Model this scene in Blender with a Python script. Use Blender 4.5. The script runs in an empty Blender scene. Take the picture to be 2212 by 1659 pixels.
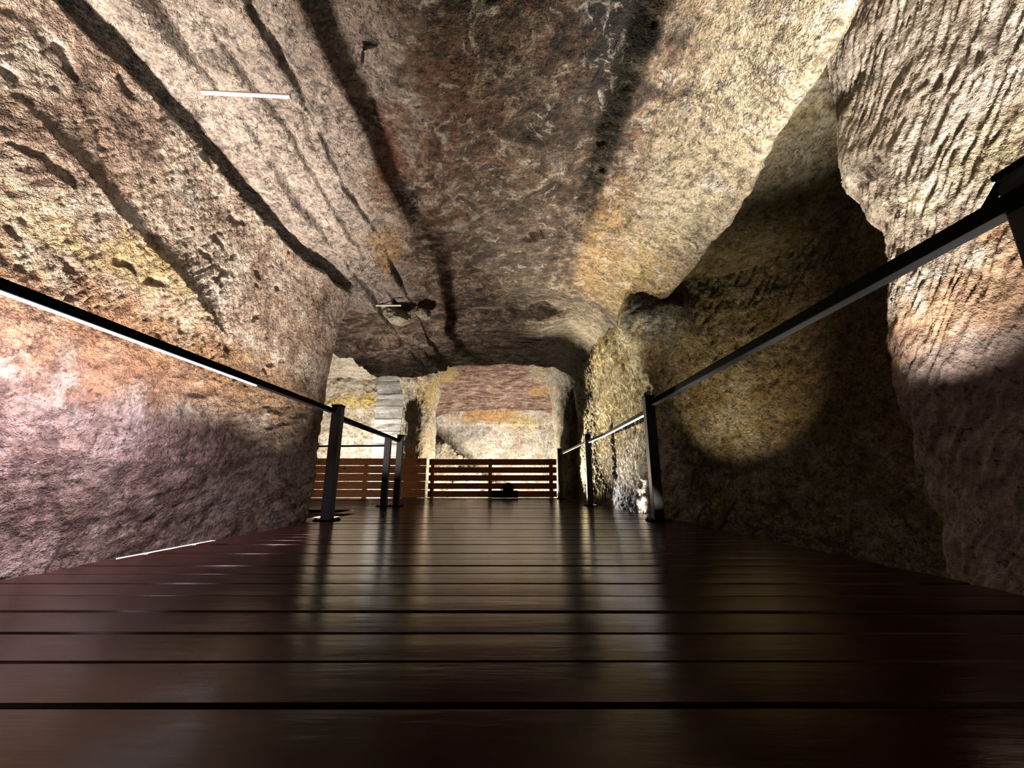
import bpy, bmesh, math, random
import numpy as np
from mathutils import Vector, Matrix

random.seed(7)
SC = bpy.context.scene
COL = SC.collection

# ------------------------------------------------------------------ noise
_rng = np.random.RandomState(11)
_perm = _rng.permutation(256).astype(np.int32)
_perm = np.concatenate([_perm, _perm, _perm])
_g = _rng.normal(size=(256, 3)); _g /= np.linalg.norm(_g, axis=1)[:, None]


def perlin(x, y, z):
    x, y, z = np.broadcast_arrays(np.asarray(x, float), np.asarray(y, float), np.asarray(z, float))
    xi = np.floor(x).astype(int); yi = np.floor(y).astype(int); zi = np.floor(z).astype(int)
    xf = x - xi; yf = y - yi; zf = z - zi
    xi &= 255; yi &= 255; zi &= 255
    f = lambda t: t * t * t * (t * (t * 6 - 15) + 10)
    u, v, w = f(xf), f(yf), f(zf)

    def gr(ix, iy, iz, dx, dy, dz):
        h = _perm[_perm[_perm[(xi + ix) & 255] + ((yi + iy) & 255)] + ((zi + iz) & 255)]
        g = _g[h]
        return g[..., 0] * dx + g[..., 1] * dy + g[..., 2] * dz
    l = lambda a, b, t: a + t * (b - a)
    a = l(gr(0, 0, 0, xf, yf, zf), gr(1, 0, 0, xf - 1, yf, zf), u)
    b = l(gr(0, 1, 0, xf, yf - 1, zf), gr(1, 1, 0, xf - 1, yf - 1, zf), u)
    c = l(gr(0, 0, 1, xf, yf, zf - 1), gr(1, 0, 1, xf - 1, yf, zf - 1), u)
    d = l(gr(0, 1, 1, xf, yf - 1, zf - 1), gr(1, 1, 1, xf - 1, yf - 1, zf - 1), u)
    return l(l(a, b, v), l(c, d, v), w) * 1.5


def fbm(x, y, z, octv=4, gain=.5, lac=2.03):
    s = 0; a = 1; t = 0
    for i in range(octv):
        s = s + a * perlin(x + 17.3 * i, y - 9.1 * i, z + 5.7 * i)
        t += a; a *= gain; x = x * lac; y = y * lac; z = z * lac
    return s / t


def ridged(x, y, z, octv=3, gain=.5):
    s = 0; a = 1; t = 0
    for i in range(octv):
        s = s + a * (1 - 2 * np.abs(perlin(x + 31.7 * i, y + 4.4 * i, z - 13.9 * i)))
        t += a; a *= gain; x = x * 2.1; y = y * 2.1; z = z * 2.1
    return s / t


def sstep(a, b, x):
    t = np.clip((x - a) / (b - a), 0, 1)
    return t * t * (3 - 2 * t)


def chisel(a, b, ang, wa, wb, seed, warp=.25):
    """elongated tool marks: coordinates rotated by ang, wa long and wb wide"""
    ca, sa = math.cos(ang), math.sin(ang)
    p = a * ca + b * sa; q = -a * sa + b * ca
    q = q + warp * wb * 4 * fbm(a * 2.2 + seed, b * 2.2, seed * 1.7, 3)
    p = p + warp * wa * 2 * fbm(a * 2.0 - seed, b * 2.0, seed * .7, 2)
    return ridged(p / wa, q / wb, seed + 0 * p, 2)


# ------------------------------------------------------------------ tagging / mesh helpers
def tag(o, label=None, cat=None, group=None, kind=None):
    if label: o['label'] = label
    if cat: o['category'] = cat
    if group: o['group'] = group
    if kind: o['kind'] = kind
    return o


def link(name, me, mat, parent=None):
    o = bpy.data.objects.new(name, me)
    COL.objects.link(o)
    if mat is not None:
        me.materials.append(mat)
    if parent is not None:
        o.parent = parent
    return o


def empty(name, loc, label, cat, group=None):
    o = bpy.data.objects.new(name, None)
    o.empty_display_size = .05
    COL.objects.link(o)
    o.location = loc
    return tag(o, label, cat, group)


def grid_mesh(name, V, mat, smooth=True, parent=None):
    nu, nv = V.shape[:2]
    me = bpy.data.meshes.new(name)
    me.vertices.add(nu * nv)
    me.vertices.foreach_set('co', V.reshape(-1).astype(np.float32))
    idx = np.arange(nu * nv).reshape(nu, nv)
    q = np.stack([idx[:-1, :-1], idx[1:, :-1], idx[1:, 1:], idx[:-1, 1:]], -1).reshape(-1, 4)
    n = len(q)
    me.loops.add(n * 4)
    me.loops.foreach_set('vertex_index', q.reshape(-1).astype(np.int32))
    me.polygons.add(n)
    me.polygons.foreach_set('loop_start', (np.arange(n) * 4).astype(np.int32))
    me.polygons.foreach_set('loop_total', np.full(n, 4, np.int32))
    me.polygons.foreach_set('use_smooth', np.full(n, smooth))
    me.update(calc_edges=True)
    me.validate()
    return link(name, me, mat, parent)


def normals(V):
    du = np.gradient(V, axis=0); dv = np.gradient(V, axis=1)
    n = np.cross(du, dv)
    return n / (np.linalg.norm(n, axis=2, keepdims=True) + 1e-9)


def resample(pts, step):
    """polyline -> smooth evenly spaced points (Catmull-Rom)"""
    P = np.array(pts, float)
    E = np.vstack([2 * P[0] - P[1], P, 2 * P[-1] - P[-2]])
    out = []
    for i in range(1, len(E) - 2):
        t = np.linspace(0, 1, 60, endpoint=False)[:, None]
        p0, p1, p2, p3 = E[i - 1], E[i], E[i + 1], E[i + 2]
        out.append(.5 * ((2 * p1) + (-p0 + p2) * t + (2 * p0 - 5 * p1 + 4 * p2 - p3) * t ** 2 + (-p0 + 3 * p1 - 3 * p2 + p3) * t ** 3))
    out.append(P[-1][None])
    C = np.vstack(out)
    s = np.concatenate([[0], np.cumsum(np.linalg.norm(np.diff(C, axis=0), axis=1))])
    if np.isscalar(step):
        m = np.linspace(0, s[-1], max(4, int(s[-1] / step) + 1))
    else:
        m = step(s[-1])
    return np.stack([np.interp(m, s, C[:, k]) for k in range(C.shape[1])], 1), m


def add_box(bm, c, s, rot=None):
    m = Matrix.Translation(c) @ (rot.to_4x4() if rot is not None else Matrix()) @ Matrix.Diagonal((s[0], s[1], s[2], 1))
    return bmesh.ops.create_cube(bm, size=1, matrix=m)['verts']


def add_tube(bm, pts, r, seg=12, caps=True):
    pts = [Vector(p) for p in pts]
    rings = []
    for i, p in enumerate(pts):
        d = (pts[min(i + 1, len(pts) - 1)] - pts[max(i - 1, 0)]).normalized()
        a = d.cross(Vector((0, 0, 1)))
        if a.length < 1e-3: a = d.cross(Vector((1, 0, 0)))
        a.normalize(); b = d.cross(a)
        rr = r[i] if isinstance(r, (list, tuple)) else r
        rings.append([bm.verts.new(p + a * math.cos(2 * math.pi * k / seg) * rr + b * math.sin(2 * math.pi * k / seg) * rr) for k in range(seg)])
    for A, B in zip(rings, rings[1:]):
        for k in range(seg):
            bm.faces.new((A[k], A[(k + 1) % seg], B[(k + 1) % seg], B[k]))
    if caps:
        bm.faces.new(rings[0]); bm.faces.new(rings[-1])
    return rings


def add_bar(bm, pts, w, h):
    """rectangular bar swept along pts (w horizontal, h vertical)"""
    pts = [Vector(p) for p in pts]
    rings = []
    for i, p in enumerate(pts):
        d = (pts[min(i + 1, len(pts) - 1)] - pts[max(i - 1, 0)]).normalized()
        a = d.cross(Vector((0, 0, 1))).normalized(); b = a.cross(d).normalized()
        rings.append([bm.verts.new(p + a * sx * w / 2 + b * sz * h / 2) for sx, sz in ((-1, -1), (1, -1), (1, 1), (-1, 1))])
    for A, B in zip(rings, rings[1:]):
        for k in range(4):
            bm.faces.new((A[k], A[(k + 1) % 4], B[(k + 1) % 4], B[k]))
    bm.faces.new(rings[0]); bm.faces.new(rings[-1])


def done(bm, name, mat, parent=None, bevel=0, smooth=False, loc=None):
    bmesh.ops.recalc_face_normals(bm, faces=bm.faces)
    if bevel:
        bmesh.ops.bevel(bm, geom=[e for e in bm.edges if e.calc_face_angle(0) > .6], offset=bevel, segments=2, affect='EDGES', profile=.6)
    me = bpy.data.meshes.new(name)
    bm.to_mesh(me); bm.free()
    if smooth:
        for p in me.polygons: p.use_smooth = True
    o = link(name, me, mat, parent)
    if loc is not None: o.location = loc
    return o


# ------------------------------------------------------------------ materials
class NT:
    def __init__(s, name):
        s.m = bpy.data.materials.new(name); s.m.use_nodes = True
        s.t = s.m.node_tree; s.n = s.t.nodes; s.n.clear()
        s.out = s.n.new('ShaderNodeOutputMaterial'); s.p = s.n.new('ShaderNodeBsdfPrincipled')
        s.t.links.new(s.p.outputs[0], s.out.inputs[0])
        s.pos = s.n.new('ShaderNodeNewGeometry').outputs['Position']

    def set(s, sock, v):
        if isinstance(v, bpy.types.NodeSocket): s.t.links.new(v, sock)
        elif v is not None: sock.default_value = v

    def math(s, op, a, b=0., c=None, clamp=False):
        n = s.n.new('ShaderNodeMath'); n.operation = op; n.use_clamp = clamp
        s.set(n.inputs[0], a); s.set(n.inputs[1], b)
        if c is not None: s.set(n.inputs[2], c)
        return n.outputs[0]

    def vmath(s, op, a, b=(0, 0, 0), scale=None):
        n = s.n.new('ShaderNodeVectorMath'); n.operation = op
        s.set(n.inputs[0], a); s.set(n.inputs[1], b)
        if scale is not None: s.set(n.inputs['Scale'], scale)
        return n.outputs['Value'] if op in ('LENGTH', 'DOT_PRODUCT') else n.outputs[0]

    def noise(s, vec, scale, detail=6, rough=.6, dist=0., color=False):
        n = s.n.new('ShaderNodeTexNoise'); s.set(n.inputs['Vector'], vec)
        n.inputs['Scale'].default_value = scale; n.inputs['Detail'].default_value = detail
        n.inputs['Roughness'].default_value = rough; n.inputs['Distortion'].default_value = dist
        return n.outputs['Color' if color else 'Fac']

    def cn(s, vec, scale, detail=6, rough=.6, dist=0., k=2.2):
        return s.math('ADD', .5, s.math('MULTIPLY', s.math('SUBTRACT', s.noise(vec, scale, detail, rough, dist), .5), k), clamp=True)

    def voro(s, vec, scale, feat='DISTANCE_TO_EDGE'):
        n = s.n.new('ShaderNodeTexVoronoi'); n.feature = feat
        s.set(n.inputs['Vector'], vec); n.inputs['Scale'].default_value = scale
        return n.outputs['Distance']

    def ramp(s, fac, stops):
        n = s.n.new('ShaderNodeValToRGB'); s.set(n.inputs[0], fac)
        e = n.color_ramp.elements
        while len(e) < len(stops): e.new(.5)
        for i, (p, c) in enumerate(stops):
            e[i].position = p
            e[i].color = (*c, 1) if isinstance(c, (tuple, list)) else (c, c, c, 1)
        return n.outputs[0]

    def mix(s, fac, a, b, mode='MIX'):
        n = s.n.new('ShaderNodeMix'); n.data_type = 'RGBA'; n.blend_type = mode
        s.set(n.inputs[0], fac)
        s.set(n.inputs[6], a if isinstance(a, bpy.types.NodeSocket) else (*a, 1))
        s.set(n.inputs[7], b if isinstance(b, bpy.types.NodeSocket) else (*b, 1))
        return n.outputs[2]

    def bump(s, h, strength, dist, nrm=None):
        n = s.n.new('ShaderNodeBump'); s.set(n.inputs['Height'], h)
        n.inputs['Strength'].default_value = strength; n.inputs['Distance'].default_value = dist
        if nrm is not None: s.set(n.inputs['Normal'], nrm)
        return n.outputs[0]


ALB = .5          # rock colours scaled down to keep bounced light weak


def rock(name, stops, stains_and_light=(), mott=4., vein=0., vscale=3.2, fleck=None, streak=(1, 1, 1), bump=.8, bdist=.02, fine=28., contrast=.45, mid=9.):
    """sandstone: mottled ramp, mineral staining and painted lamp hues (ellipsoids with ragged edges), pale flecks, dark pits, grain"""
    sc = lambda c: tuple(v * ALB for v in c)
    stops = [(p, sc(c)) for p, c in stops]; stains_and_light = [(a, b, sc(c), k) for a, b, c, k in stains_and_light]
    if fleck: fleck = (sc(fleck[0]), *fleck[1:])
    N = NT(name)
    P = N.vmath('MULTIPLY', N.pos, streak)
    w = N.noise(P, 1.3, 3, .6, color=True)
    warp = N.vmath('ADD', P, N.vmath('SCALE', N.vmath('SUBTRACT', w, (.5, .5, .5)), scale=.9))
    base = N.ramp(N.cn(warp, mott, 6, .68), stops)
    raw_w = N.vmath('ADD', N.pos, N.vmath('SCALE', N.vmath('SUBTRACT', N.noise(N.pos, 2.6, 5, .68, color=True), (.5, .5, .5)), scale=1.0))
    edge = N.math('MULTIPLY', N.math('SUBTRACT', N.noise(N.pos, 11, 3, .7), .5), .9)
    for c, r, colr, k in stains_and_light:
        d = N.vmath('LENGTH', N.vmath('DIVIDE', N.vmath('SUBTRACT', raw_w, c), r))
        m = N.ramp(N.math('ADD', d, edge), [(.45, k), (1., 0.)])
        base = N.mix(m, base, colr)
    if fleck:
        colr, th, k, sc = fleck
        f = N.ramp(N.noise(warp, sc, 6, .72, .4), [(th, 0.), (th + .07, k)])
        base = N.mix(f, base, colr)
    g = N.ramp(N.cn(P, mid, 5, .72, .5), [(.18, 1 - contrast), (.58, 1.0)])
    base = N.mix(1., base, g, 'MULTIPLY')
    g2 = N.ramp(N.cn(N.pos, mid * 3.1, 3, .7), [(.15, 1 - contrast * .75), (.5, 1.0)])
    base = N.mix(1., base, g2, 'MULTIPLY')
    pits = N.ramp(N.noise(N.pos, 26, 2, .7), [(.31, .35), (.40, 1.)])
    base = N.mix(1., base, pits, 'MULTIPLY')
    vn = None
    if vein:
        vw = N.vmath('ADD', N.pos, N.vmath('SCALE', N.vmath('SUBTRACT', N.noise(N.pos, 3.4, 4, .65, color=True), (.5, .5, .5)), scale=.55))
        gate = N.ramp(N.cn(N.pos, 1.9, 3, .6), [(.35, 0.), (.75, 1.)])
        e1 = N.ramp(N.voro(vw, vscale), [(.0, 1.), (.045, 0.)])
        e2 = N.ramp(N.voro(N.vmath('ADD', vw, (3.1, 1.7, 9.2)), vscale * 3.4), [(.0, .8), (.09, 0.)])
        vn = N.math('MULTIPLY', N.math('MAXIMUM', e1, N.math('MULTIPLY', e2, .7)), gate)
        base = N.mix(N.math('MULTIPLY', vn, vein), base, (.012, .007, .005))
    N.set(N.p.inputs['Base Color'], base)
    N.p.inputs['Roughness'].default_value = .82
    N.p.inputs['Specular IOR Level'].default_value = .25
    h1 = N.noise(P, mid * 1.3, 5, .72)
    h2 = N.noise(N.pos, fine * 1.5, 3, .75)
    h = N.math('ADD', N.math('MULTIPLY', h1, 1.6), N.math('MULTIPLY', h2, .6))
    N.set(N.p.inputs['Normal'], N.bump(h, min(1., bump * 1.15), bdist * 1.9))
    return N.m


def plain(name, col, rough=.5, metal=0., spec=.5, noise=0., nscale=20):
    N = NT(name)
    if noise:
        c = N.mix(N.ramp(N.noise(N.pos, nscale, 6, .6), [(.3, 0.), (.7, 1.)]), tuple(v * (1 - noise) for v in col), tuple(min(1, v * (1 + noise)) for v in col))
        N.set(N.p.inputs['Base Color'], c)
    else:
        N.p.inputs['Base Color'].default_value = (*col, 1)
    N.p.inputs['Roughness'].default_value = rough; N.p.inputs['Metallic'].default_value = metal
    N.p.inputs['Specular IOR Level'].default_value = spec
    return N.m


def wood(name, c0, c1, rough, spec=.5, gscale=(1.2, 22, 22), bump=.25, rvar=.12, knots=True, tint=(1, 1, 1)):
    N = NT(name)
    P = N.vmath('MULTIPLY', N.pos, gscale)
    w = N.vmath('ADD', P, N.vmath('SCALE', N.noise(N.pos, 1.5, 3, .5, color=True), scale=2.))
    g = N.noise(w, 1.6, 8, .65, .4)
    col = N.ramp(g, [(.3, c0), (.7, c1)])
    if knots:
        k = N.ramp(N.noise(N.vmath('MULTIPLY', N.pos, (4, 9, 9)), 1.2, 2, .4), [(.26, .25), (.33, 1.)])
        col = N.mix(1., col, k, 'MULTIPLY')
    N.set(N.p.inputs['Base Color'], col)
    big = N.noise(N.vmath('MULTIPLY', N.pos, (.9, 5, 5)), 1.4, 4, .6)
    N.set(N.p.inputs['Roughness'], N.math('ADD', rough - rvar / 2, N.math('MULTIPLY', big, rvar)))
    N.p.inputs['Specular IOR Level'].default_value = spec
    N.p.inputs['Specular Tint'].default_value = (*tint, 1)
    h = N.math('ADD', N.math('MULTIPLY', g, .5), N.noise(N.vmath('MULTIPLY', N.pos, (2.5, 14, 14)), 1.5, 5, .6))
    N.set(N.p.inputs['Normal'], N.bump(h, bump, .004))
    return N.m


def glow(name, col, s):
    N = NT(name)
    N.p.inputs['Base Color'].default_value = (*col, 1)
    N.p.inputs['Emission Color'].default_value = (*col, 1)
    N.p.inputs['Emission Strength'].default_value = s
    return N.m


CREAM = (.60, .52, .42); PINK = (.50, .37, .31); BROWN = (.16, .085, .05); RUST = (.24, .085, .035)
OCHRE = (.60, .36, .12); YEL = (.68, .50, .20); GREY = (.42, .38, .35); SOOT = (.012, .010, .009); DARK = (.07, .04, .026)

M_LEFT = rock('left_wall_sandstone', [(.30, (.26, .18, .14)), (.45, (.45, .34, .27)), (.58, (.55, .44, .36)), (.75, (.62, .54, .46))],
              stains_and_light=[((-2.1, 2.2, 1.12), (1.2, 2.6, .35), (.46, .24, .12), .75), ((-2.1, 3.5, 1.2), (1.2, 1.0, .35), (.40, .24, .13), .7),  # orange band above the rail: warm lamp light put into the stone colour
                      ((-2.1, 2.2, 1.55), (.6, .9, .16), (.62, .46, .22), .7), ((-2.1, 1.9, 2.0), (.7, .6, .25), (.36, .25, .19), .6)],
              mott=3., bump=.9, bdist=.022, contrast=.55, vein=.75, vscale=2.6)
M_CEIL = rock('roof_sandstone', [(.22, (.05, .027, .017)), (.40, (.15, .078, .046)), (.56, (.30, .185, .12)), (.74, (.52, .43, .35))],
              stains_and_light=[((-1.75, 2.5, 2.7), (.75, 5., 2.), (.60, .51, .45), .85), ((-.95, 2.1, 2.9), (.45, .9, 1.), (.56, .46, .40), .7),
                      ((1.55, 2.4, 2.6), (.75, 2.2, 1.5), (.58, .49, .33), .85), ((1.5, 4.6, 2.5), (.55, 1.3, 1.5), (.62, .45, .20), .8),
                      ((.95, 4.2, 2.8), (.3, 1.5, 1.5), OCHRE, .55), ((-.98, 2.6, 2.9), (.22, .45, 1.), RUST, .85), ((-.35, 2.4, 2.9), (.35, .8, 1.), (.20, .08, .045), .6),
                      ((-1.45, 4.1, 2.8), (.25, .5, 1.), (.50, .30, .11), .8), ((.0, 4.4, 2.9), (.7, 1.2, 1.), (.10, .06, .042), .6),
                      ((.62, 1.85, 2.9), (.34, .75, 1.), SOOT, .95), ((.75, 2.6, 2.9), (.16, .7, 1.), (.03, .02, .015), .7), ((.35, 2.5, 2.9), (.4, .6, 1.), (.06, .035, .025), .7),
                      ((1.22, 7.2, 2.9), (.55, 2.0, 1.5), (.48, .42, .34), .8)],
              mott=5.5, fleck=((.70, .62, .55), .56, .85, 6.5), bump=1.0, bdist=.035, contrast=.72, vein=.85, vscale=3.0, mid=11., fine=30.)
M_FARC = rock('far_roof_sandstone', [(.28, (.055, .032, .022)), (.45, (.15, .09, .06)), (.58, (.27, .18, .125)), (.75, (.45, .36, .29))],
              stains_and_light=[((1.15, 7.2, 2.9), (.62, 2.0, 1.5), (.50, .43, .35), .85), ((-1.6, 5.3, 2.8), (.35, .5, .6), (.5, .40, .30), .7)],
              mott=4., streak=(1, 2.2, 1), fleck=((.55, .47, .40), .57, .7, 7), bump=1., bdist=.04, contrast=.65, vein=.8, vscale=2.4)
M_RIGHT = rock('right_wall_sandstone', [(.3, (.36, .29, .23)), (.5, (.52, .44, .36)), (.7, (.60, .53, .45))],
               stains_and_light=[((2.2, 1.5, 1.15), (1.2, 2.5, .22), (.50, .27, .13), .7), ((2.2, 1.8, .75), (1.2, 2.5, .45), (.36, .25, .24), .6), ((2.2, 1.4, 1.75), (.6, .9, .3), (.58, .48, .30), .6)],  # orange band and mauve zone below it: lamp hues painted into the stone
               mott=2.6, bump=.6, bdist=.015, contrast=.35)
M_PIER = rock('right_far_sandstone', [(.3, (.50, .37, .18)), (.5, (.72, .60, .36)), (.7, (.84, .75, .56))],
              stains_and_light=[((1.75, 4.55, 2.35), (.55, .6, .5), (.07, .065, .065), .92), ((1.6, 6.4, 2.6), (.7, 1.5, .5), YEL, .6), ((1.55, 5.5, .45), (.8, 1.6, .62), (.56, .50, .47), .85),
                      ((3.2, 3.6, 1.6), (.8, 1.8, 1.6), (.34, .21, .09), .8)],
              mott=3.5, bump=1., bdist=.035, contrast=.7, mid=12, vein=.7, vscale=5.)
M_BACK = rock('chamber_sandstone', [(.3, (.40, .34, .27)), (.5, (.56, .50, .42)), (.7, (.66, .60, .52))],
              stains_and_light=[((-.7, 13, 2.45), (1.5, 1.5, .30), (.52, .28, .10), .85), ((.35, 13, 2.2), (.8, 1.5, .35), (.64, .50, .24), .7), ((-1.2, 13, 1.9), (.7, 1.5, .3), (.38, .36, .36), .6)],
              mott=2.4, bump=.9, bdist=.04, contrast=.45, mid=7)
M_BACKL = rock('left_chamber_sandstone', [(.3, (.45, .37, .28)), (.5, (.60, .52, .43)), (.7, (.68, .62, .54))],
               stains_and_light=[((-4.4, 12, 2.75), (2.5, 1.5, .26), (.68, .52, .18), .9), ((-4.4, 12, .7), (2.5, 1.5, .7), (.58, .42, .32), .6)],
               mott=2.4, bump=1., bdist=.05, contrast=.6, mid=9)
M_AROOF = rock('alcove_roof_sandstone', [(.28, (.14, .065, .05)), (.45, (.27, .155, .12)), (.6, (.38, .25, .19)), (.75, (.50, .38, .30))],
               stains_and_light=[((-1.9, 10.6, 3.2), (.55, .8, .6), (.62, .45, .20), .7), ((1.0, 10.6, 3.2), (.6, .8, .6), (.60, .50, .34), .8), ((.85, 11.6, 2.9), (.35, .5, .5), OCHRE, .7)],
               mott=3., streak=(1, 2.5, 2.5), bump=1., bdist=.05, contrast=.6, mid=6)
M_PILL = rock('pier_sandstone', [(.3, (.44, .38, .29)), (.5, (.58, .51, .40)), (.7, (.66, .60, .50))],
              stains_and_light=[((-2.2, 10.6, 2.6), (.6, .8, .7), (.66, .48, .20), .75), ((-2.3, 10.6, 1.3), (.6, .8, .5), (.58, .40, .22), .6), ((1.25, 10.5, 2.4), (.14, .6, 1.6), (.66, .52, .26), .75)],
              mott=3., bump=.9, bdist=.04, contrast=.55, mid=9)
M_RUB = rock('rubble_stone', [(.3, (.38, .31, .20)), (.5, (.58, .51, .37)), (.7, (.68, .62, .50))], mott=4, bump=1., bdist=.04, contrast=.6)
M_SAND = rock('sandy_ground', [(.3, (.25, .19, .13)), (.6, (.42, .35, .27)), (.8, (.5, .44, .36))], mott=3, bump=.8, bdist=.03)
M_DECK = wood('wet_deck_wood', (.009, .0024, .0018), (.018, .0048, .0034), .17, spec=.13, tint=(1., .74, .64), rvar=.14, bump=.28)
M_SLAT = wood('barrier_timber', (.20, .065, .022), (.34, .125, .042), .55, spec=.3)
M_SLAT_SHADE = wood('shaded_barrier_timber', (.13, .034, .014), (.22, .065, .026), .55, spec=.3)  # barrier timber again, its backlit shade painted in as a darker red
M_BLACK = plain('black_powder_coat', (.0015, .0015, .0017), .7, 0, .02)
M_POST = plain('black_post_paint', (.006, .006, .007), .55, 0, .2)
M_LED = glow('led_diffuser', (.80, .78, 1.0), 9.)
M_PVC = plain('white_plastic', (.34, .33, .31), .5, 0, .3, .15, 30)
M_IRON = plain('rusted_iron', (.010, .007, .006), .8, .0, .3, .3, 40)
M_CABLE = plain('black_rubber', (.015, .015, .015), .6)
M_SILL_GLOW = glow('sill_glow', (1., .9, .76), 6.)  # glow standing for lamp-lit rock at the deck edge

# masonry: coursed grey ashlar blocks
N = NT('grey_masonry')
sep = N.n.new('ShaderNodeSeparateXYZ'); N.set(sep.inputs[0], N.pos)
cv = N.n.new('ShaderNodeCombineXYZ'); N.set(cv.inputs[0], N.math('ADD', sep.outputs[0], sep.outputs[1])); N.set(cv.inputs[1], sep.outputs[2])
br = N.n.new('ShaderNodeTexBrick'); N.set(br.inputs['Vector'], cv.outputs[0])
br.inputs['Scale'].default_value = 1.; br.inputs['Brick Width'].default_value = 40; br.inputs['Row Height'].default_value = .33
br.inputs['Mortar Size'].default_value = .012; br.inputs['Mortar Smooth'].default_value = .3
br.inputs['Color1'].default_value = (.40, .40, .41, 1); br.inputs['Color2'].default_value = (.52, .52, .53, 1); br.inputs['Mortar'].default_value = (.10, .095, .09, 1)
mott = N.ramp(N.noise(N.pos, 7, 8, .7), [(.3, .6), (.6, 1.)])
N.set(N.p.inputs['Base Color'], N.mix(1., br.outputs['Color'], mott, 'MULTIPLY'))
N.p.inputs['Roughness'].default_value = .85
hh = N.math('SUBTRACT', N.math('MULTIPLY', N.noise(N.pos, 18, 8, .7), .5), br.outputs['Fac'])
N.set(N.p.inputs['Normal'], N.bump(hh, .8, .02))
M_MASON = N.m


# ------------------------------------------------------------------ cave: left wall
def wall_along(path, ts, zs, xoff, sgn):
    """path (n,2) plan points, zs heights, xoff(z) outward offset; sgn picks the side that faces the passage"""
    T = np.gradient(path, axis=0); T /= np.linalg.norm(T, axis=1)[:, None]
    Nn = np.stack([T[:, 1], -T[:, 0]], 1) * sgn            # towards the passage
    B = np.zeros((len(path), len(zs), 3))
    off = xoff(zs)
    B[..., 0] = path[:, None, 0] + Nn[:, None, 0] * off[None]
    B[..., 1] = path[:, None, 1] + Nn[:, None, 1] * off[None]
    B[..., 2] = zs[None]
    N3 = np.zeros_like(B); N3[..., 0] = Nn[:, None, 0]; N3[..., 1] = Nn[:, None, 1]
    return B, N3, ts[:, None] + 0 * zs[None], zs[None] + 0 * ts[:, None]


def left_wall():
    path, ts = resample([(-2.17, -.9), (-2.17, .5), (-2.16, 2.0), (-2.14, 3.2), (-2.13, 4.45), (-2.19, 4.86), (-2.5, 5.06), (-3.2, 5.12), (-5.0, 5.2)],
                        lambda L: np.concatenate([np.linspace(0, 1.6, 70, endpoint=False), np.linspace(1.6, 5.7, 330, endpoint=False), np.linspace(5.7, L, 60)]))
    zs = np.linspace(-.5, 2.70, 300)
    prof = lambda z: np.interp(z, [-.5, 0, .2, .42, .8, 1.4, 1.9, 2.32, 2.48, 2.54, 2.66], [-.46, -.44, -.38, -.33, -.29, -.20, -.10, -.01, .05, .0, -.45])
    B, N3, A, Z = wall_along(path, ts, zs, prof, 1)
    y = A - .9
    d = .035 * fbm(A * .8, Z * .8, 3.1, 3) + .014 * fbm(A * 2.6, Z * 3.2, 8.4, 3)
    up = sstep(1.0, 1.35, Z)
    # strata lips below, tool marks above
    d += (1 - up) * (.020 * ridged(A * 1.6 + .4 * Z, Z * 5.5 - A * .9, 1.9, 4) + .012 * fbm(A * 7, Z * 14, 2.2, 4) + .016 * ridged(A * 3.6 + Z * 1.5, Z * 9 - A * 1.6, 5.5, 3))
    mk = up * (1 - sstep(2.6, 3.6, y))
    wild = sstep(-.25, .35, fbm(A * 1.1, Z * 1.3, 6.6, 2))
    d += mk * (.013 + .020 * wild) * chisel(A, Z, 1.05, .13, .026, 4.2)
    d += up * .009 * chisel(A, Z, -1.1, .30, .045, 9.7) + up * sstep(2.4, 3.4, y) * .006 * chisel(A, Z, 1.35, .22, .020, 2.7)
    d += .8 * (-np.minimum(prof(Z), 0)) * sstep(3.5, 4.7, y) * (1 - sstep(5.5, 5.9, A)) * sstep(2.4, 2.0, Z)
    d += .20 * sstep(3.2, 4.9, y) * sstep(1.0, 2.5, Z) * (1 - sstep(5.3, 5.6, A))
    d -= up * .03 * sstep(.92, 1.05, fbm(A * 6, Z * 8, 13.1, 2) + .62) * (1 - sstep(3.5, 4.0, y))
    # slanting pale scar: flake edge falling away from the viewer
    line = 1.98 - .33 * (y - 1.55)
    dist = Z - line + .05 * fbm(A * 5, Z * 5, 1.1, 3)
    scar = sstep(1.4, 1.7, y) * (1 - sstep(2.9, 3.2, y))
    d += scar * .035 * sstep(-.012, .012, -dist) * (1 - sstep(.0, .55, -dist))
    d += .005 * fbm(A * 20, Z * 20, 4.4, 4)
    V = B + N3 * d[..., None]
    V[..., 2] += sstep(2.0, 2.5, Z) * (.09 * fbm(A * 1.1, 0 * A, 7.7, 3) + .035 * fbm(A * 5, 0 * A, 3.3, 3))
    o = grid_mesh('wall_left', V, M_LEFT)
    tag(o, kind='structure')


left_wall()


# ------------------------------------------------------------------ cave: roof
def ceil_profile(n_extra=1.0):
    # (x, z) from the outer left, across the bedding steps, to the lip on the right and up behind it
    pts = [(-2.9, 2.63), (-2.4, 2.63), (-2.08, 2.68), (-1.86, 2.74), (-1.70, 2.79), (-1.50, 2.835), (-1.40, 2.865),
           (-1.1, 2.91), (-.6, 2.96), (0, 2.98), (.6, 2.95), (1.0, 2.86), (1.30, 2.71), (1.52, 2.54), (1.64, 2.43), (1.70, 2.43), (1.75, 2.50), (1.80, 2.75), (1.86, 3.1), (1.95, 3.5)]
    P = np.array(pts)
    s = np.concatenate([[0], np.cumsum(np.linalg.norm(np.diff(P, axis=0), axis=1))])
    m = np.sort(np.concatenate([np.linspace(0, s[-1], 420), np.linspace(s[2], s[6], 90)]))
    return np.stack([np.interp(m, s, P[:, k]) for k in (0, 1)], 1), m


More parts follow.
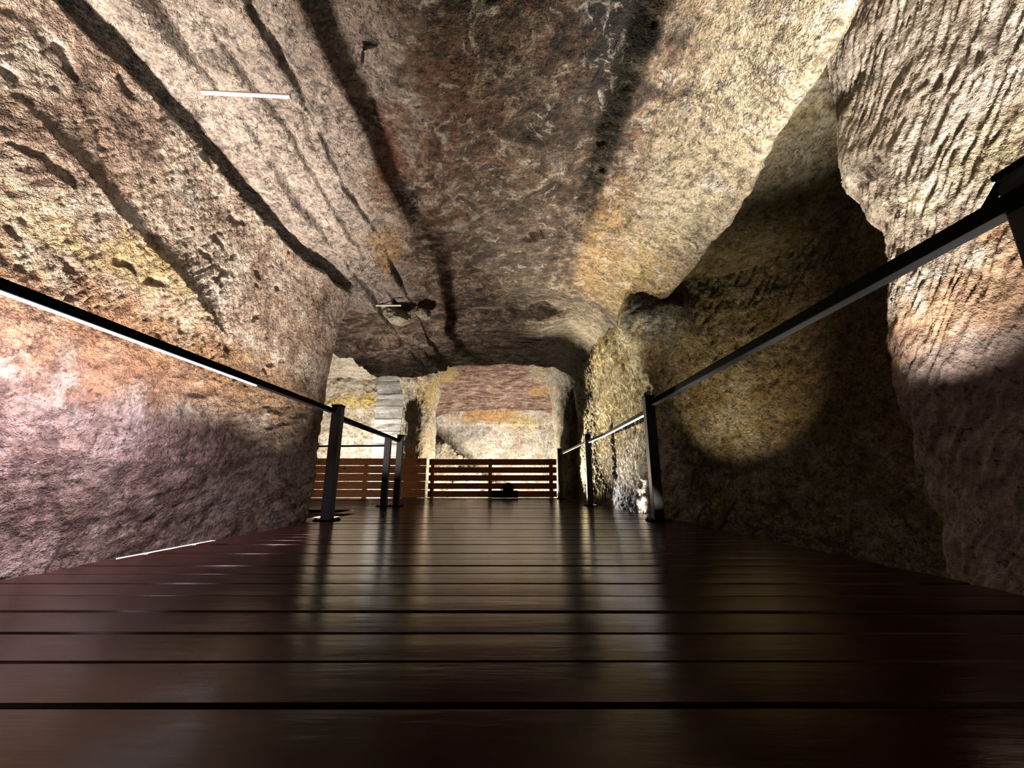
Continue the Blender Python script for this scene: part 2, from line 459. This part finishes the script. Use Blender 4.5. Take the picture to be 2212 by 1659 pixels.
def roof(name, ylist, mat, far):
    Pf, m = ceil_profile()
    nu, nv = len(Pf), len(ylist)
    X = np.repeat(Pf[:, 0][:, None], nv, 1); Z = np.repeat(Pf[:, 1][:, None], nv, 1); Y = np.repeat(ylist[None], nu, 0)
    X = X + (.09 * fbm(Y * 1.6, 0 * Y, 5.5, 4) + np.interp(Y, [-.9, 1.3, 1.7, 2.3, 3.0, 4.2, 5.2, 9.2], [-.2, -.17, -.10, .0, .13, .12, .0, .0])) * sstep(1.2, 1.6, X)
    # ragged bedding steps: each slab to the left hangs a little lower
    for x0, hmax, sd in ((-1.85, .125, 2.7), (-1.66, .075, 12.1), (-1.44, .09, 7.9)):
        xs = x0 + .09 * fbm(Y * .9, 0 * Y, sd, 5) + .03 * fbm(Y * 5, 0 * Y + sd, sd, 4)
        hh_ = hmax * np.clip(.45 + 1.5 * fbm(Y * 1.0 + sd, 0 * Y, sd + 3, 3), 0, 1.6)
        Z = Z - hh_ * sstep(.006, -.006, X - xs) * (1 - .75 * sstep(.02, .30, xs - X))
        Z = Z + .6 * hh_ * np.exp(-((X - xs - .018) / .016) ** 2)
    B = np.stack([X, Y, Z], -1)
    Nn = np.zeros_like(B)
    t = np.gradient(Pf, axis=0); t /= np.linalg.norm(t, axis=1)[:, None]
    ts_ = np.stack([np.convolve(np.pad(t[:, k], 12, mode='edge'), np.ones(25) / 25, 'valid') for k in (0, 1)], 1)
    ts_ /= np.linalg.norm(ts_, axis=1)[:, None]
    Nn[..., 0] = ts_[:, None, 1]; Nn[..., 2] = -ts_[:, None, 0]     # into the passage (down)
    d = .06 * fbm(X * .8, Y * .8, 2.0, 3) + .030 * fbm(X * 3, Y * 3, 6.1, 5) + .022 * ridged(X * 5, Y * 5, Z, 4) + .015 * fbm(X * 16, Y * 16, 3.3, 5)
    left = 1 - sstep(-1.45, -1.2, X)
    d += left * .020 * ridged(X * 7 + .5 * Y, Y * 1.3, 7.3, 3)              # splintered bedding on the left
    # dark loose holes
    d -= .05 * sstep(.55, .75, fbm(X * 2.4, Y * 2.4, 31.0, 2) + .1) * (1 - left)
    # right shoulder scoops
    d += .03 * fbm(X * 2, Y * 1.0, 18.0, 2) * sstep(.9, 1.3, X)
    if far:
        # heavy ledges running across, dropping towards the end
        led = ridged(X * .7 + 1.3, Y * 2.1 - X * .35, 12.0, 3)
        k = (1 - sstep(.5, 1.0, X))
        d += k * (.06 * led + .04 * ridged(X * 1.6, Y * 4.5, 2.9, 3)) * sstep(5.2, 5.9, Y)
        d += k * .16 * sstep(5.75, 5.95, Y + .15 * X + .12 * fbm(X * 2, Y * 2, 1, 2)) * (1 - sstep(6.3, 7.2, Y))
        
    V = B + Nn * d[..., None]
    if far:
        e = sstep(8.75, 9.05, Y + .25 * fbm(X * 1.3, 0 * X, 3.2, 3) - .12 * X)
        V[..., 2] += e * .9
    o = grid_mesh(name, V, mat)
    tag(o, kind='structure')


y_near = np.concatenate([np.linspace(-.9, 1.0, 60, endpoint=False), np.linspace(1.0, 3.2, 170, endpoint=False), np.linspace(3.2, 5.25, 110)])
y_far = np.linspace(5.22, 9.15, 190)
roof('ceiling', y_near, M_CEIL, False)
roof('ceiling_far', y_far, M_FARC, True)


# ------------------------------------------------------------------ cave: right wall (near), recess and far right wall
def right_near():
    path, ts = resample([(2.3, -.9), (2.28, .4), (2.25, 1.3), (2.2, 2.0), (2.24, 2.25), (2.5, 2.42), (3.2, 2.5), (4.6, 2.5)],
                        lambda L: np.concatenate([np.linspace(0, 1.7, 80, endpoint=False), np.linspace(1.7, 3.6, 190, endpoint=False), np.linspace(3.6, L, 60)]))
    zs = np.linspace(-.5, 3.75, 360)
    prof = lambda z: np.interp(z, [-.5, .5, 1.1, 2.0, 3.0, 3.75], [-.05, .0, .05, .0, -.03, -.08])
    B, N3, A, Z = wall_along(path, ts, zs, prof, -1)
    y = A - .9
    d = .06 * fbm(A * 1.0, Z * 1.0, 43.1, 3)
    warp = .10 * fbm(A * 1.6, Z * 1.6, 5.0, 3)
    c1 = chisel(A + warp, Z, -1.02, .26, .042, 14.2, .35)
    c2 = chisel(A, Z + warp, -1.35, .17, .028, 24.2, .35)
    d += .024 * c1 + .010 * c2
    d += .005 * fbm(A * 25, Z * 25, 1.4, 3)
    edge = np.exp(-((y - 2.2) / .35) ** 2)
    d += edge * (.05 * fbm(A * 3, Z * 3, 9.4, 3))
    V = B + N3 * d[..., None]
    V[..., 1] += sstep(1.6, 2.2, y) * (.14 * fbm(Z * 1.1, 0 * Z, 8.8, 3) + .03 * fbm(Z * 6, 0 * Z, 4.8, 2) + .10 * np.exp(-((Z - 2.4) / .25) ** 2) - .10 * np.exp(-((Z - 1.6) / .5) ** 2))
    tag(grid_mesh('wall_right', V, M_RIGHT), kind='structure')


right_near()


def right_far():
    path, ts = resample([(3.75, 1.8), (3.6, 3.0), (3.4, 4.0), (2.95, 4.65), (2.3, 4.75), (1.85, 4.62), (1.60, 4.75), (1.56, 5.2), (1.52, 6.2), (1.47, 7.2), (1.46, 8.2), (1.55, 9.3)], .022)
    zs = np.linspace(-.5, 3.4, 190)
    prof = lambda z: np.interp(z, [-.5, .3, 1.0, 1.8, 2.4, 3.4], [.04, .02, .0, .0, .05, .0])
    B, N3, A, Z = wall_along(path, ts, zs, prof, -1)
    px, py = B[..., 0], B[..., 1]
    d = .08 * fbm(A * .9, Z * .9, 63.1, 3) + .02 * fbm(A * 5, Z * 5, 3.3, 3)
    face = (1 - sstep(4.75, 5.0, py) * sstep(2.0, 1.7, px))
    d += face * .040 * chisel(A, Z, -1.0, .26, .07, 6.2, .3)
    d += (1 - face) * (.040 * chisel(A, Z, -1.1, .14, .045, 16.2, .4) + .03 * ridged(A * 8, Z * 8, 3.0, 2))
    # rounded overhanging shoulder near the corner
    cor = np.exp(-((px - 1.80) / .34) ** 2 - ((py - 4.72) / .36) ** 2)
    d += cor * .30 * np.exp(-((Z - 2.30) / .36) ** 2)
    d -= cor * .06 * np.exp(-((Z - 1.35) / .3) ** 2)
    d += .006 * fbm(A * 25, Z * 25, 1.9, 2)
    V = B + N3 * d[..., None]
    tag(grid_mesh('wall_right_far', V, M_PIER), kind='structure')


right_far()


def flat(name, x0, x1, y0, y1, fn, mat, n=(60, 60)):
    X, Y = np.meshgrid(np.linspace(x0, x1, n[0]), np.linspace(y0, y1, n[1]), indexing='ij')
    return tag(grid_mesh(name, np.stack([X, Y, fn(X, Y)], -1), mat), kind='structure')


flat('ceiling_recess', 1.75, 4.8, -.9, 5.2, lambda X, Y: 3.35 + .1 * fbm(X, Y, 4., 3) + .03 * fbm(X * 5, Y * 5, 4., 3) - .45 * sstep(2.6, 4.4, Y), M_PIER, (120, 200))
flat('ground', -6.2, 4.8, -.9, 13.6, lambda X, Y: -.48 + .05 * fbm(X * 2, Y * 2, 4., 4), M_SAND, (160, 200))


# ------------------------------------------------------------------ far chamber
def vert_wall(name, x0, x1, ybase, z0, z1, mat, n, disp, yz=lambda X, Z: 0):
    X, Z = np.meshgrid(np.linspace(x0, x1, n[0]), np.linspace(z0, z1, n[1]), indexing='ij')
    Y = ybase + yz(X, Z) - disp(X, Z)
    return tag(grid_mesh(name, np.stack([X, Y, Z], -1), mat), kind='structure')


vert_wall('wall_back', -2.9, 2.0, 13.0, -.5, 3.1, M_BACK, (230, 170),
          lambda X, Z: .12 * fbm(X * .8, Z * .8, 2., 3) + .035 * chisel(X, Z, 1.5, .5, .09, 3.3, .3) + .02 * fbm(X * 6, Z * 6, 3., 3) + .07 * sstep(-.03, .03, Z - 2.15 - .12 * fbm(X * 1.3, 0 * X, 5, 3)))
vert_wall('wall_back_left', -6.2, -2.5, 12.3, -.5, 3.6, M_BACKL, (200, 200),
          lambda X, Z: .12 * fbm(X * .9, Z * .9, 7., 3) + .05 * fbm(X * 5, Z * 5, 3.6, 3) + .04 * ridged(X * 3, Z * 3, 7.7, 3) + .16 * sstep(2.42, 2.5, Z + .10 * fbm(X * 2.5, 0 * X, 2., 3)))
flat('ceiling_alcove', -2.6, 1.9, 9.2, 13.3,
     lambda X, Y: 3.52 - .27 * (Y - 9.4) - .20 * ((X + .4) / 1.9) ** 2 * sstep(1.0, 2.2, np.abs(X + .4)) + .10 * fbm(X * 1.1, Y * 1.1, 9., 3) + .06 * ridged(X * 1.5, Y * 4, 2., 3) + .02 * fbm(X * 7, Y * 7, 2, 3),
     M_AROOF, (190, 170))
flat('ceiling_left_chamber', -6.2, -2.0, 4.4, 12.6, lambda X, Y: 3.42 + .10 * fbm(X, Y, 14., 3) + .09 * ridged(X * 1.5, Y * 1.8, 3., 3) + .02 * fbm(X * 7, Y * 7, 4, 3), M_BACKL, (120, 200))
vert_wall('wall_end_left', -6.6, -5.9, 8.0, -.5, 3.6, M_BACKL, (4, 40), lambda X, Z: 0 * X, lambda X, Z: (X + 6.2) * 14)


def pier(name, cx, cy, hx, hy, z0, z1, mat, flare, seed, lean=0., rx=4.):
    th = np.linspace(0, 2 * math.pi, 170); zs = np.linspace(z0, z1, 150)
    TH, Z = np.meshgrid(th, zs, indexing='ij')
    c, s = np.cos(TH), np.sin(TH)
    r = (np.abs(c) ** rx + np.abs(s) ** rx) ** (-1 / rx)
    fl = 1 + flare(Z)
    cc, ss = np.cos(TH), np.sin(TH)
    d = .10 * fbm(cc * 1.4 + seed, ss * 1.4, Z * .9, 3) + .035 * fbm(cc * 5 + seed, ss * 5, Z * 4, 3) + .02 * ridged(cc * 8, ss * 8 + seed, Z * 7, 2)
    X = cx + lean * Z + c * r * (hx * fl + d); Y = cy + s * r * (hy * fl + d)
    tag(grid_mesh(name, np.stack([X, Y, Z], -1), mat), kind='structure')


pier('pillar_left', -2.50, 11.0, .34, .75, -.5, 3.5, M_PILL, lambda z: .55 * sstep(2.3, 3.4, z) + .12 * sstep(1.6, .2, z), 3.1)
pier('pillar_right', 1.60, 10.6, .46, 1.1, -.5, 3.6, M_PILL, lambda z: .45 * sstep(2.4, 3.4, z), 7.7)

# coursed masonry pillar carrying the left roof (slightly battered)
bm = bmesh.new()
rows = 10
zlist = np.linspace(-.5, 3.25, rows * 4 + 1)
prev = None
for z in zlist:
    k = (z + .5) / 3.75
    x0 = -3.62 + .05 * k; x1 = -2.98 + .22 * k; y0 = 10.55; y1 = 11.25
    j = .006
    ring = [bm.verts.new((x + random.uniform(-j, j), y + random.uniform(-j, j), z)) for x, y in
            ((x0, y0), ((x0 + x1) / 2, y0 - .01), (x1 - .05, y0), (x1, y0 + .05), (x1 + .10, (y0 + y1) / 2), (x1 + .05, y1), (x0, y1))]
    if prev:
        for a in range(len(ring)):
            bm.faces.new((prev[a], prev[(a + 1) % len(ring)], ring[(a + 1) % len(ring)], ring[a]))
    prev = ring
bm.faces.new(prev)
o = done(bm, 'masonry_pillar', M_MASON)
tag(o, 'grey coursed stone pillar beside the yellow rock pier, behind the left barrier', 'pillar')


# rubble slope in the alcove, loose stones on it
def heap_h(X, Y):
    s = np.clip((.55 - X) / 2.6, 0, 1)
    return -.45 + 2.05 * s ** 1.15 * sstep(10.9, 12.4, Y)


X, Y = np.meshgrid(np.linspace(-2.5, .7, 140), np.linspace(10.7, 13.1, 110), indexing='ij')
Z = heap_h(X, Y) + .10 * fbm(X * 1.7, Y * 1.7, 2., 3) + .06 * ridged(X * 4, Y * 4, 6., 3) * sstep(.2, 1.2, heap_h(X, Y) + .45)
o = grid_mesh('rubble_heap', np.stack([X, Y, Z], -1), M_RUB)
tag(o, 'pale slope of sand and rubble in the alcove behind the right barrier', 'rubble', kind='stuff')


def stone_mesh(seed, name='loose_stone'):
    bm = bmesh.new()
    bmesh.ops.create_icosphere(bm, subdivisions=3, radius=1)
    for v in bm.verts:
        p = v.co.copy()
        n = float(fbm(np.array(p.x * 1.1 + seed), np.array(p.y * 1.1), np.array(p.z * 1.1), 3))
        v.co = p * (1 + .45 * n)
        v.co.z *= .7
    me = bpy.data.meshes.new(name); bm.to_mesh(me); bm.free(); me.materials.append(M_RUB)
    return me


stones = [stone_mesh(3.3 * i) for i in range(4)]
for i in range(26):
    x = random.uniform(-2.05, -.35); y = random.uniform(11.6, 12.35)
    r = random.uniform(.035, .095)
    z = float(heap_h(np.array(x), np.array(y)) + .10 * fbm(np.array(x * 1.7), np.array(y * 1.7), np.array(2.), 3))
    o = bpy.data.objects.new('loose_stone', stones[i % 4]); COL.objects.link(o)
    o.location = (x, y, z + r * .45); o.scale = (r, r, r); o.rotation_euler = (random.random() * .6, random.random() * .6, random.random() * 6)
    tag(o, 'pale fist-sized stone lying on the rubble slope in the alcove', 'stone', 'loose stones on the rubble slope')

# ------------------------------------------------------------------ deck floor: boards across the passage
PITCH = .1458
bm = bmesh.new()
yb = 1.842 - 19 * PITCH
i = 0
while yb < 10.05:
    x0, x1 = -1.67, 1.45
    if yb > 3.9: x1 = np.interp(yb, [3.9, 6.4, 10], [1.44, 1.24, 1.14])
    if yb > 4.5: x0 = -1.93
    if yb > 5.28: x0 = -5.2
    x0 += random.uniform(-.008, .008); x1 += random.uniform(-.008, .008)
    tx = random.uniform(-.0045, .0045); zz = random.uniform(-.0015, .0015); sl = random.uniform(-.0010, .0010)
    w = PITCH - .0075
    nx = 24
    sec = [(0, -.03), (0, -.005), (.004, 0), (w * .33, .0008), (w * .67, .0008), (w - .004, 0), (w, -.005), (w, -.03)]
    prev = None
    ph = random.uniform(0, 50)
    for a in range(nx + 1):
        x = x0 + (x1 - x0) * a / nx
        wob = .0010 * math.sin(x * 1.7 + ph) + .0006 * math.sin(x * 4.1 + ph * 2)
        ring = [bm.verts.new((x, yb + q + wob, z + zz + (q - w / 2) * (tx + .006 * math.sin(x * .9 + ph)) + sl * x)) for q, z in sec]
        if prev:
            for k in range(len(sec) - 1):
                bm.faces.new((prev[k], prev[k + 1], ring[k + 1], ring[k]))
        else:
            bm.faces.new(ring)
        prev = ring
    bm.faces.new(prev)
    yb += PITCH; i += 1
o = done(bm, 'floor', M_DECK, smooth=True)
o.data.set_sharp_from_angle(angle=math.radians(35))
tag(o, kind='structure')
# joists under the deck
bm = bmesh.new()
for x in (-1.5, -.9, -.3, .3, .9, 1.05):
    add_box(bm, (x, 4.6, -.12), (.05, 10.6, .17))
for x in (-4.8, -4.0, -3.2, -2.4):
    add_box(bm, (x, 8.3, -.12), (.05, 3.5, .17))
o = done(bm, 'floor_joists', M_SLAT_SHADE); tag(o, kind='structure')


# ------------------------------------------------------------------ balustrades
def post(parent, x, y, h, base=True, w=.085):
    bm = bmesh.new()
    add_box(bm, (x, y, h / 2), (w, w, h))
    p = done(bm, 'post', M_POST, parent, bevel=.004)
    bm = bmesh.new()
    add_box(bm, (x, y, h + .008), (w + .008, w + .008, .016))
    done(bm, 'post_cap', M_BLACK, p, bevel=.003)
    if base:
        bm = bmesh.new()
        add_box(bm, (x, y, .007), (w + .09, w + .07, .014))
        for sx in (-1, 1):
            for sy in (-1, 1):
                add_tube(bm, [(x + sx * (w / 2 + .028), y + sy * (w / 2 + .02), .01), (x + sx * (w / 2 + .028), y + sy * (w / 2 + .02), .026)], .009, 6)
        done(bm, 'base_plate', M_BLACK, p)
    return p


def rail(parent, pts, led=None, w=.05, h=.042):
    bm = bmesh.new(); add_bar(bm, pts, w, h)
    r = done(bm, 'handrail', M_BLACK, parent, bevel=.006)
    if led:
        bm = bmesh.new(); add_bar(bm, led, .012, .008)
        s = done(bm, 'led_strip', M_LED, r); s['label'] = 'glowing white strip along the underside'
    return r


def bracket(parent, a, b):
    bm = bmesh.new()
    add_tube(bm, [a, ((a[0] + b[0]) / 2, (a[1] + b[1]) / 2, min(a[2], b[2]) - .004), b], .011, 8)
    done(bm, 'bracket', M_BLACK, parent, smooth=True)


t = empty('balustrade', (0, 0, 0), 'near left black handrail on square posts with white light strip underneath', 'balustrade')
post(t, -1.60, 3.70, 1.0); post(t, -1.76, .62, 1.0)
rail(t, [(-1.80, .2, .965), (-1.75, 1.27, .965), (-1.635, 3.66, .955)], led=[(-1.785, .45, .940), (-1.735, 1.4, .940), (-1.682, 2.6, .936)])
bracket(t, (-1.60, 3.66, .985), (-1.637, 3.56, .945))

t = empty('balustrade', (0, 0, 0), 'short far left handrail running from tall post to slim post, before the barrier', 'balustrade')
post(t, -1.64, 6.02, 1.0)
rail(t, [(-1.59, 3.75, .90), (-1.66, 6.0, .925)])

t = empty('balustrade', (0, 0, 0), 'thin side rail leading left from a slim post in front of the solid barrier', 'balustrade')
post(t, -1.83, 6.05, .98)
bm = bmesh.new(); add_tube(bm, [(-1.86, 6.06, .86), (-4.6, 6.3, .86)], .014, 8); done(bm, 'side_rail', M_BLACK, t, smooth=True)
post(t, -4.62, 6.5, .95)

t = empty('balustrade', (0, 0, 0), 'near right black handrail rising to the right edge, on two square posts', 'balustrade')
post(t, 1.26, 3.69, 1.085); post(t, 1.345, .895, 1.10)
rail(t, [(1.345, .1, 1.02), (1.315, .92, 1.02), (1.285, 3.66, 1.03)], w=.052, h=.05)
bracket(t, (1.31, .93, 1.09), (1.315, 1.05, 1.04)); bracket(t, (1.26, 3.66, 1.07), (1.287, 3.56, 1.03))

t = empty('balustrade', (0, 0, 0), 'far right balustrade with bent pale-lit handrail and two slim posts', 'balustrade')
post(t, 1.145, 6.2, 1.03); post(t, 1.05, 9.1, 1.06)
rail(t, [(1.245, 3.75, .955), (1.215, 5.3, .94), (1.15, 6.15, .935)], led=[(1.237, 3.8, .931), (1.207, 5.3, .916), (1.15, 6.1, .911)], w=.04, h=.035)
rail(t, [(1.14, 6.25, .94), (1.055, 9.06, .945)], w=.04, h=.035)

# ------------------------------------------------------------------ slatted barriers at the end of the deck
def barrier(x0, x1, y, zs, mat, label, posts, yaw=0.):
    t = empty('slatted_barrier', ((x0 + x1) / 2, y, 0), label, 'barrier')
    bm = bmesh.new()
    for z0, z1 in zs:
        add_box(bm, (random.uniform(-.004, .004), 0, (z0 + z1) / 2), (x1 - x0, .028, z1 - z0))
    done(bm, 'slat_panel', mat, t, bevel=.003)
    for px in posts:
        bm = bmesh.new()
        add_box(bm, (px - (x0 + x1) / 2, .055 if yaw == 0 else -.06, .455), (.085, .07, .90))
        done(bm, 'post', mat, t, bevel=.004)
    t.rotation_euler.z = yaw
    return t


zs = [(.015, .155), (.20, .335), (.385, .52), (.57, .705), (.755, .895)]
barrier(-1.98, 1.06, 9.92, zs, M_SLAT_SHADE, 'backlit slatted barrier, toned dark red-brown, with wide glowing gaps, right of the two', (-1.90, -.52, .93))
zs = [(.015, .188), (.196, .37), (.379, .55), (.558, .731), (.742, .905)]
barrier(-4.95, -2.02, 9.78, zs, M_SLAT, 'orange-brown slatted barrier with hairline gaps, left of the two', (-4.85, -3.45))
# front upright of the dark barrier that shows at its left end
# small black object of unknown kind sitting on the deck
t = empty('black_box', (-.17, 9.72, 0), 'small low black object on the deck against the dark slatted barrier', 'lamp')
bm = bmesh.new(); add_box(bm, (0, 0, .09), (.62, .16, .16)); done(bm, 'housing', M_BLACK, t, bevel=.02)
bm = bmesh.new(); bmesh.ops.create_uvsphere(bm, u_segments=20, v_segments=12, radius=.13, matrix=Matrix.Translation((.08, 0, .22))); done(bm, 'head', M_BLACK, t, smooth=True)

# ------------------------------------------------------------------ fittings on the rock
def pipe(a, b, r, label):
    t = empty('plastic_pipe', a, label, 'pipe')
    a = Vector(a); d = Vector(b) - a; n = d.normalized()
    bm = bmesh.new()
    up = Vector((0, 0, 1)); s1 = n.cross(up).normalized(); s2 = n.cross(s1)
    seg = 20
    rings = []
    for (k, rr) in ((0, r), (1, r), (1, r * .78), (.8, r * .78)):
        c = d * k
        rings.append([bm.verts.new(c + s1 * math.cos(2 * math.pi * q / seg) * rr + s2 * math.sin(2 * math.pi * q / seg) * rr) for q in range(seg)])
    for A, B in zip(rings, rings[1:]):
        for q in range(seg):
            bm.faces.new((A[q], A[(q + 1) % seg], B[(q + 1) % seg], B[q]))
    bm.faces.new(rings[0]); bm.faces.new(rings[-1])
    done(bm, 'tube', M_PVC, t, smooth=False)
    return t


pipe((-1.80, 1.89, 2.515), (-1.31, 1.93, 2.53), .0125, 'white plastic pipe stub sticking out below the left of the rock roof')
pipe((-1.98, 5.1, 2.66), (-1.50, 5.1, 2.66), .014, 'pale pipe lying across the far left corner of the roof')

bpy.context.view_layer.update()
hit, hp, _, _ = bpy.data.objects['ceiling'].ray_cast((-.905, 1.92, 2.0), (0, 0, 1))
hz = hp.z if hit else 2.93
t = empty('iron_hook', (-.905, 1.92, hz), 'small black iron hook hanging from the roof near the dark shadow line', 'hook')
bm = bmesh.new()
add_tube(bm, [(.085, 0, -.012), (.05, 0, -.018), (.018, 0, -.022), (.002, 0, -.035), (0, 0, -.07), (.002, 0, -.145)], [.006, .011, .013, .012, .010, .009], 10)
done(bm, 'shank', M_IRON, t, smooth=True)
bm = bmesh.new(); add_box(bm, (.02, 0, -.004), (.05, .03, .016)); done(bm, 'plate', M_IRON, t)

bm = bmesh.new()
add_tube(bm, [(-2.95, 10.45, 3.18), (-2.75, 10.3, 3.17), (-2.4, 10.1, 3.11), (-1.95, 9.9, 3.05)], .02, 8)
o = done(bm, 'cable', M_CABLE, smooth=True)
tag(o, 'thin black cable slung from the grey stone pillar towards the roof', 'cable')

# rock wedges under the far roof corner on the left
for i, (p, s) in enumerate((((-1.62, 5.35, 2.60), (.20, .16, .17)), ((-1.28, 5.45, 2.70), (.13, .10, .10)))):
    o = bpy.data.objects.new('rock_wedge', stones[i + 1]); COL.objects.link(o)
    o.location = p; o.scale = s; o.rotation_euler = (.2, .3 * i, .8)
    tag(o, ('large' if i == 0 else 'smaller') + ' pale rock wedged below the far left corner of the roof', 'rock')

# added glowing strip that stands for lamp-lit rock beside the left deck edge
t = empty('sill_glow_strip', (-1.715, 2.2, -.02), 'glowing strip standing for the lit rock sill beside the left deck edge', 'lamp')
bm = bmesh.new(); add_box(bm, (0, 0, -.02), (.05, .62, .04)); done(bm, 'housing', M_BLACK, t)
bm = bmesh.new(); add_box(bm, (0, 0, .006), (.03, .58, .012)); done(bm, 'lens', M_SILL_GLOW, t, bevel=.003)


# ------------------------------------------------------------------ lights
def area(name, loc, target, sx, sy, watts, col, spread=180., along=(0, 1, 0)):
    L = bpy.data.lights.new(name, 'AREA'); L.shape = 'RECTANGLE'; L.size = sx; L.size_y = sy
    L.energy = watts; L.color = col; L.spread = math.radians(spread)
    o = bpy.data.objects.new(name, L); COL.objects.link(o)
    z = (Vector(loc) - Vector(target)).normalized()
    y = Vector(along); y = (y - z * y.dot(z)).normalized(); x = y.cross(z)
    o.matrix_world = Matrix.Translation(loc) @ Matrix((x, y, z)).transposed().to_4x4()
    return o


def spot(name, loc, target, watts, col, ang, blend=.6, r=.04):
    L = bpy.data.lights.new(name, 'SPOT'); L.energy = watts; L.color = col
    L.spot_size = math.radians(ang); L.spot_blend = blend; L.shadow_soft_size = r
    o = bpy.data.objects.new(name, L); COL.objects.link(o)
    o.location = loc; o.rotation_euler = (Vector(target) - Vector(loc)).to_track_quat('-Z', 'Y').to_euler()
    return o


WARM = (1.0, .87, .74); NEUT = (1.0, .91, .80); COOL = (.80, .80, 1.0)
# linear uplights in the gaps along both deck edges
area('uplight_left', (-2.067, 1.75, -.07), (-2.017, 1.75, 3), .03, 4.5, 190, WARM, 60, (.0477, 1, 0))
area('uplight_left', (-2.0, 5.15, -.07), (-1.35, 6.1, 3), .03, .22, 60, WARM, 84)  # added beyond the row, only to brighten the far roof
for k, y in enumerate((.2, 1.1, 1.9)):
    area('uplight_right', (1.62, y, -.07), (1.74, y, 3), .03, .36, 58, NEUT, 60)
for k, y in enumerate((2.9, 3.9, 5.0, 6.5)):
    area('uplight_right', (1.50 if y > 4.3 else 1.62, y, -.07), (.75, y, 3), .03, .36, 27 if y < 6 else 20, NEUT, 56)
# narrow spots added at the right deck edge to brighten the upper left wall
for k, y in enumerate((.6, 1.5, 2.4, 3.4)):
    spot('cross_fill', (1.60, y + .1, -.03), (-2.15, y + .55, 2.0), 190, WARM, 32, .5, .025)
# light strip under the left handrail washing the wall below it
area('rail_strip_left', (-1.765, 1.5, .930), (-2.3, 1.5, .25), .016, 2.1, 85.0, (1., .80, .95), 170)
# white lamp low beside the right deck edge
spot('floor_lamp_right', (1.19, 6.45, .04), (1.62, 4.75, .5), 130, (.92, .93, 1.0), 56, .7, .03)
# yellow light on the far right wall and into the recess
spot('recess_lamp', (2.45, 3.75, -.1), (2.62, 4.8, 2.0), 190, (1., .80, .5), 62, 1., .02)
spot('pier_spot', (-1.5, 7.6, .04), (1.5, 5.5, 1.75), 2200, (1., .88, .62), 48, .5, .04)  # added spot without a fixture, brightens the far right wall from the deck
spot('pier_spot', (.75, 9.4, .05), (1.5, 5.5, 1.9), 3600, (1., .88, .62), 50, .6, .04)
spot('barrier_fill', (-4.7, 7.0, .05), (-3.3, 9.8, .45), 60, (1., .84, .6), 70, .8, .03)  # added fill without a fixture, lights the front of the left barrier
# chamber lamps behind the barriers
area('chamber_lamp', (-.2, 10.35, -.25), (-.3, 13.0, 1.6), 0.1, 2.0, 950, (1., .89, .74), 180, (1, 0, 0))
area('chamber_lamp_left', (-4.3, 10.25, -.2), (-4.3, 12.3, 1.7), 0.1, 1.8, 950, (1., .90, .74), 180, (1, 0, 0))
spot('pier_lamp_left', (-1.2, 10.15, -.1), (-2.4, 10.9, 2.2), 330, (1., .86, .6), 70, .6, .05)

W = bpy.data.worlds.new('cave_dark'); SC.world = W; W.use_nodes = True
W.node_tree.nodes['Background'].inputs[0].default_value = (.010, .008, .008, 1)
W.node_tree.nodes['Background'].inputs[1].default_value = .02

# ------------------------------------------------------------------ camera
cam = bpy.data.cameras.new('camera'); cam.sensor_width = 36; cam.sensor_fit = 'HORIZONTAL'
cam.lens = 880 / 2212 * 36; cam.clip_start = .02
co = bpy.data.objects.new('camera', cam); COL.objects.link(co)
co.location = (0, 0, .305); co.rotation_euler = (math.radians(90 + 13.85), 0, 0)
SC.camera = co
SC.cycles.max_bounces = 4; SC.cycles.diffuse_bounces = 2; SC.cycles.glossy_bounces = 2
SC.cycles.adaptive_threshold = .08
SC.view_settings.view_transform = 'Standard'; SC.view_settings.look = 'None'
SC.view_settings.gamma = 1; SC.view_settings.exposure = 0; SC.view_settings.use_curve_mapping = False
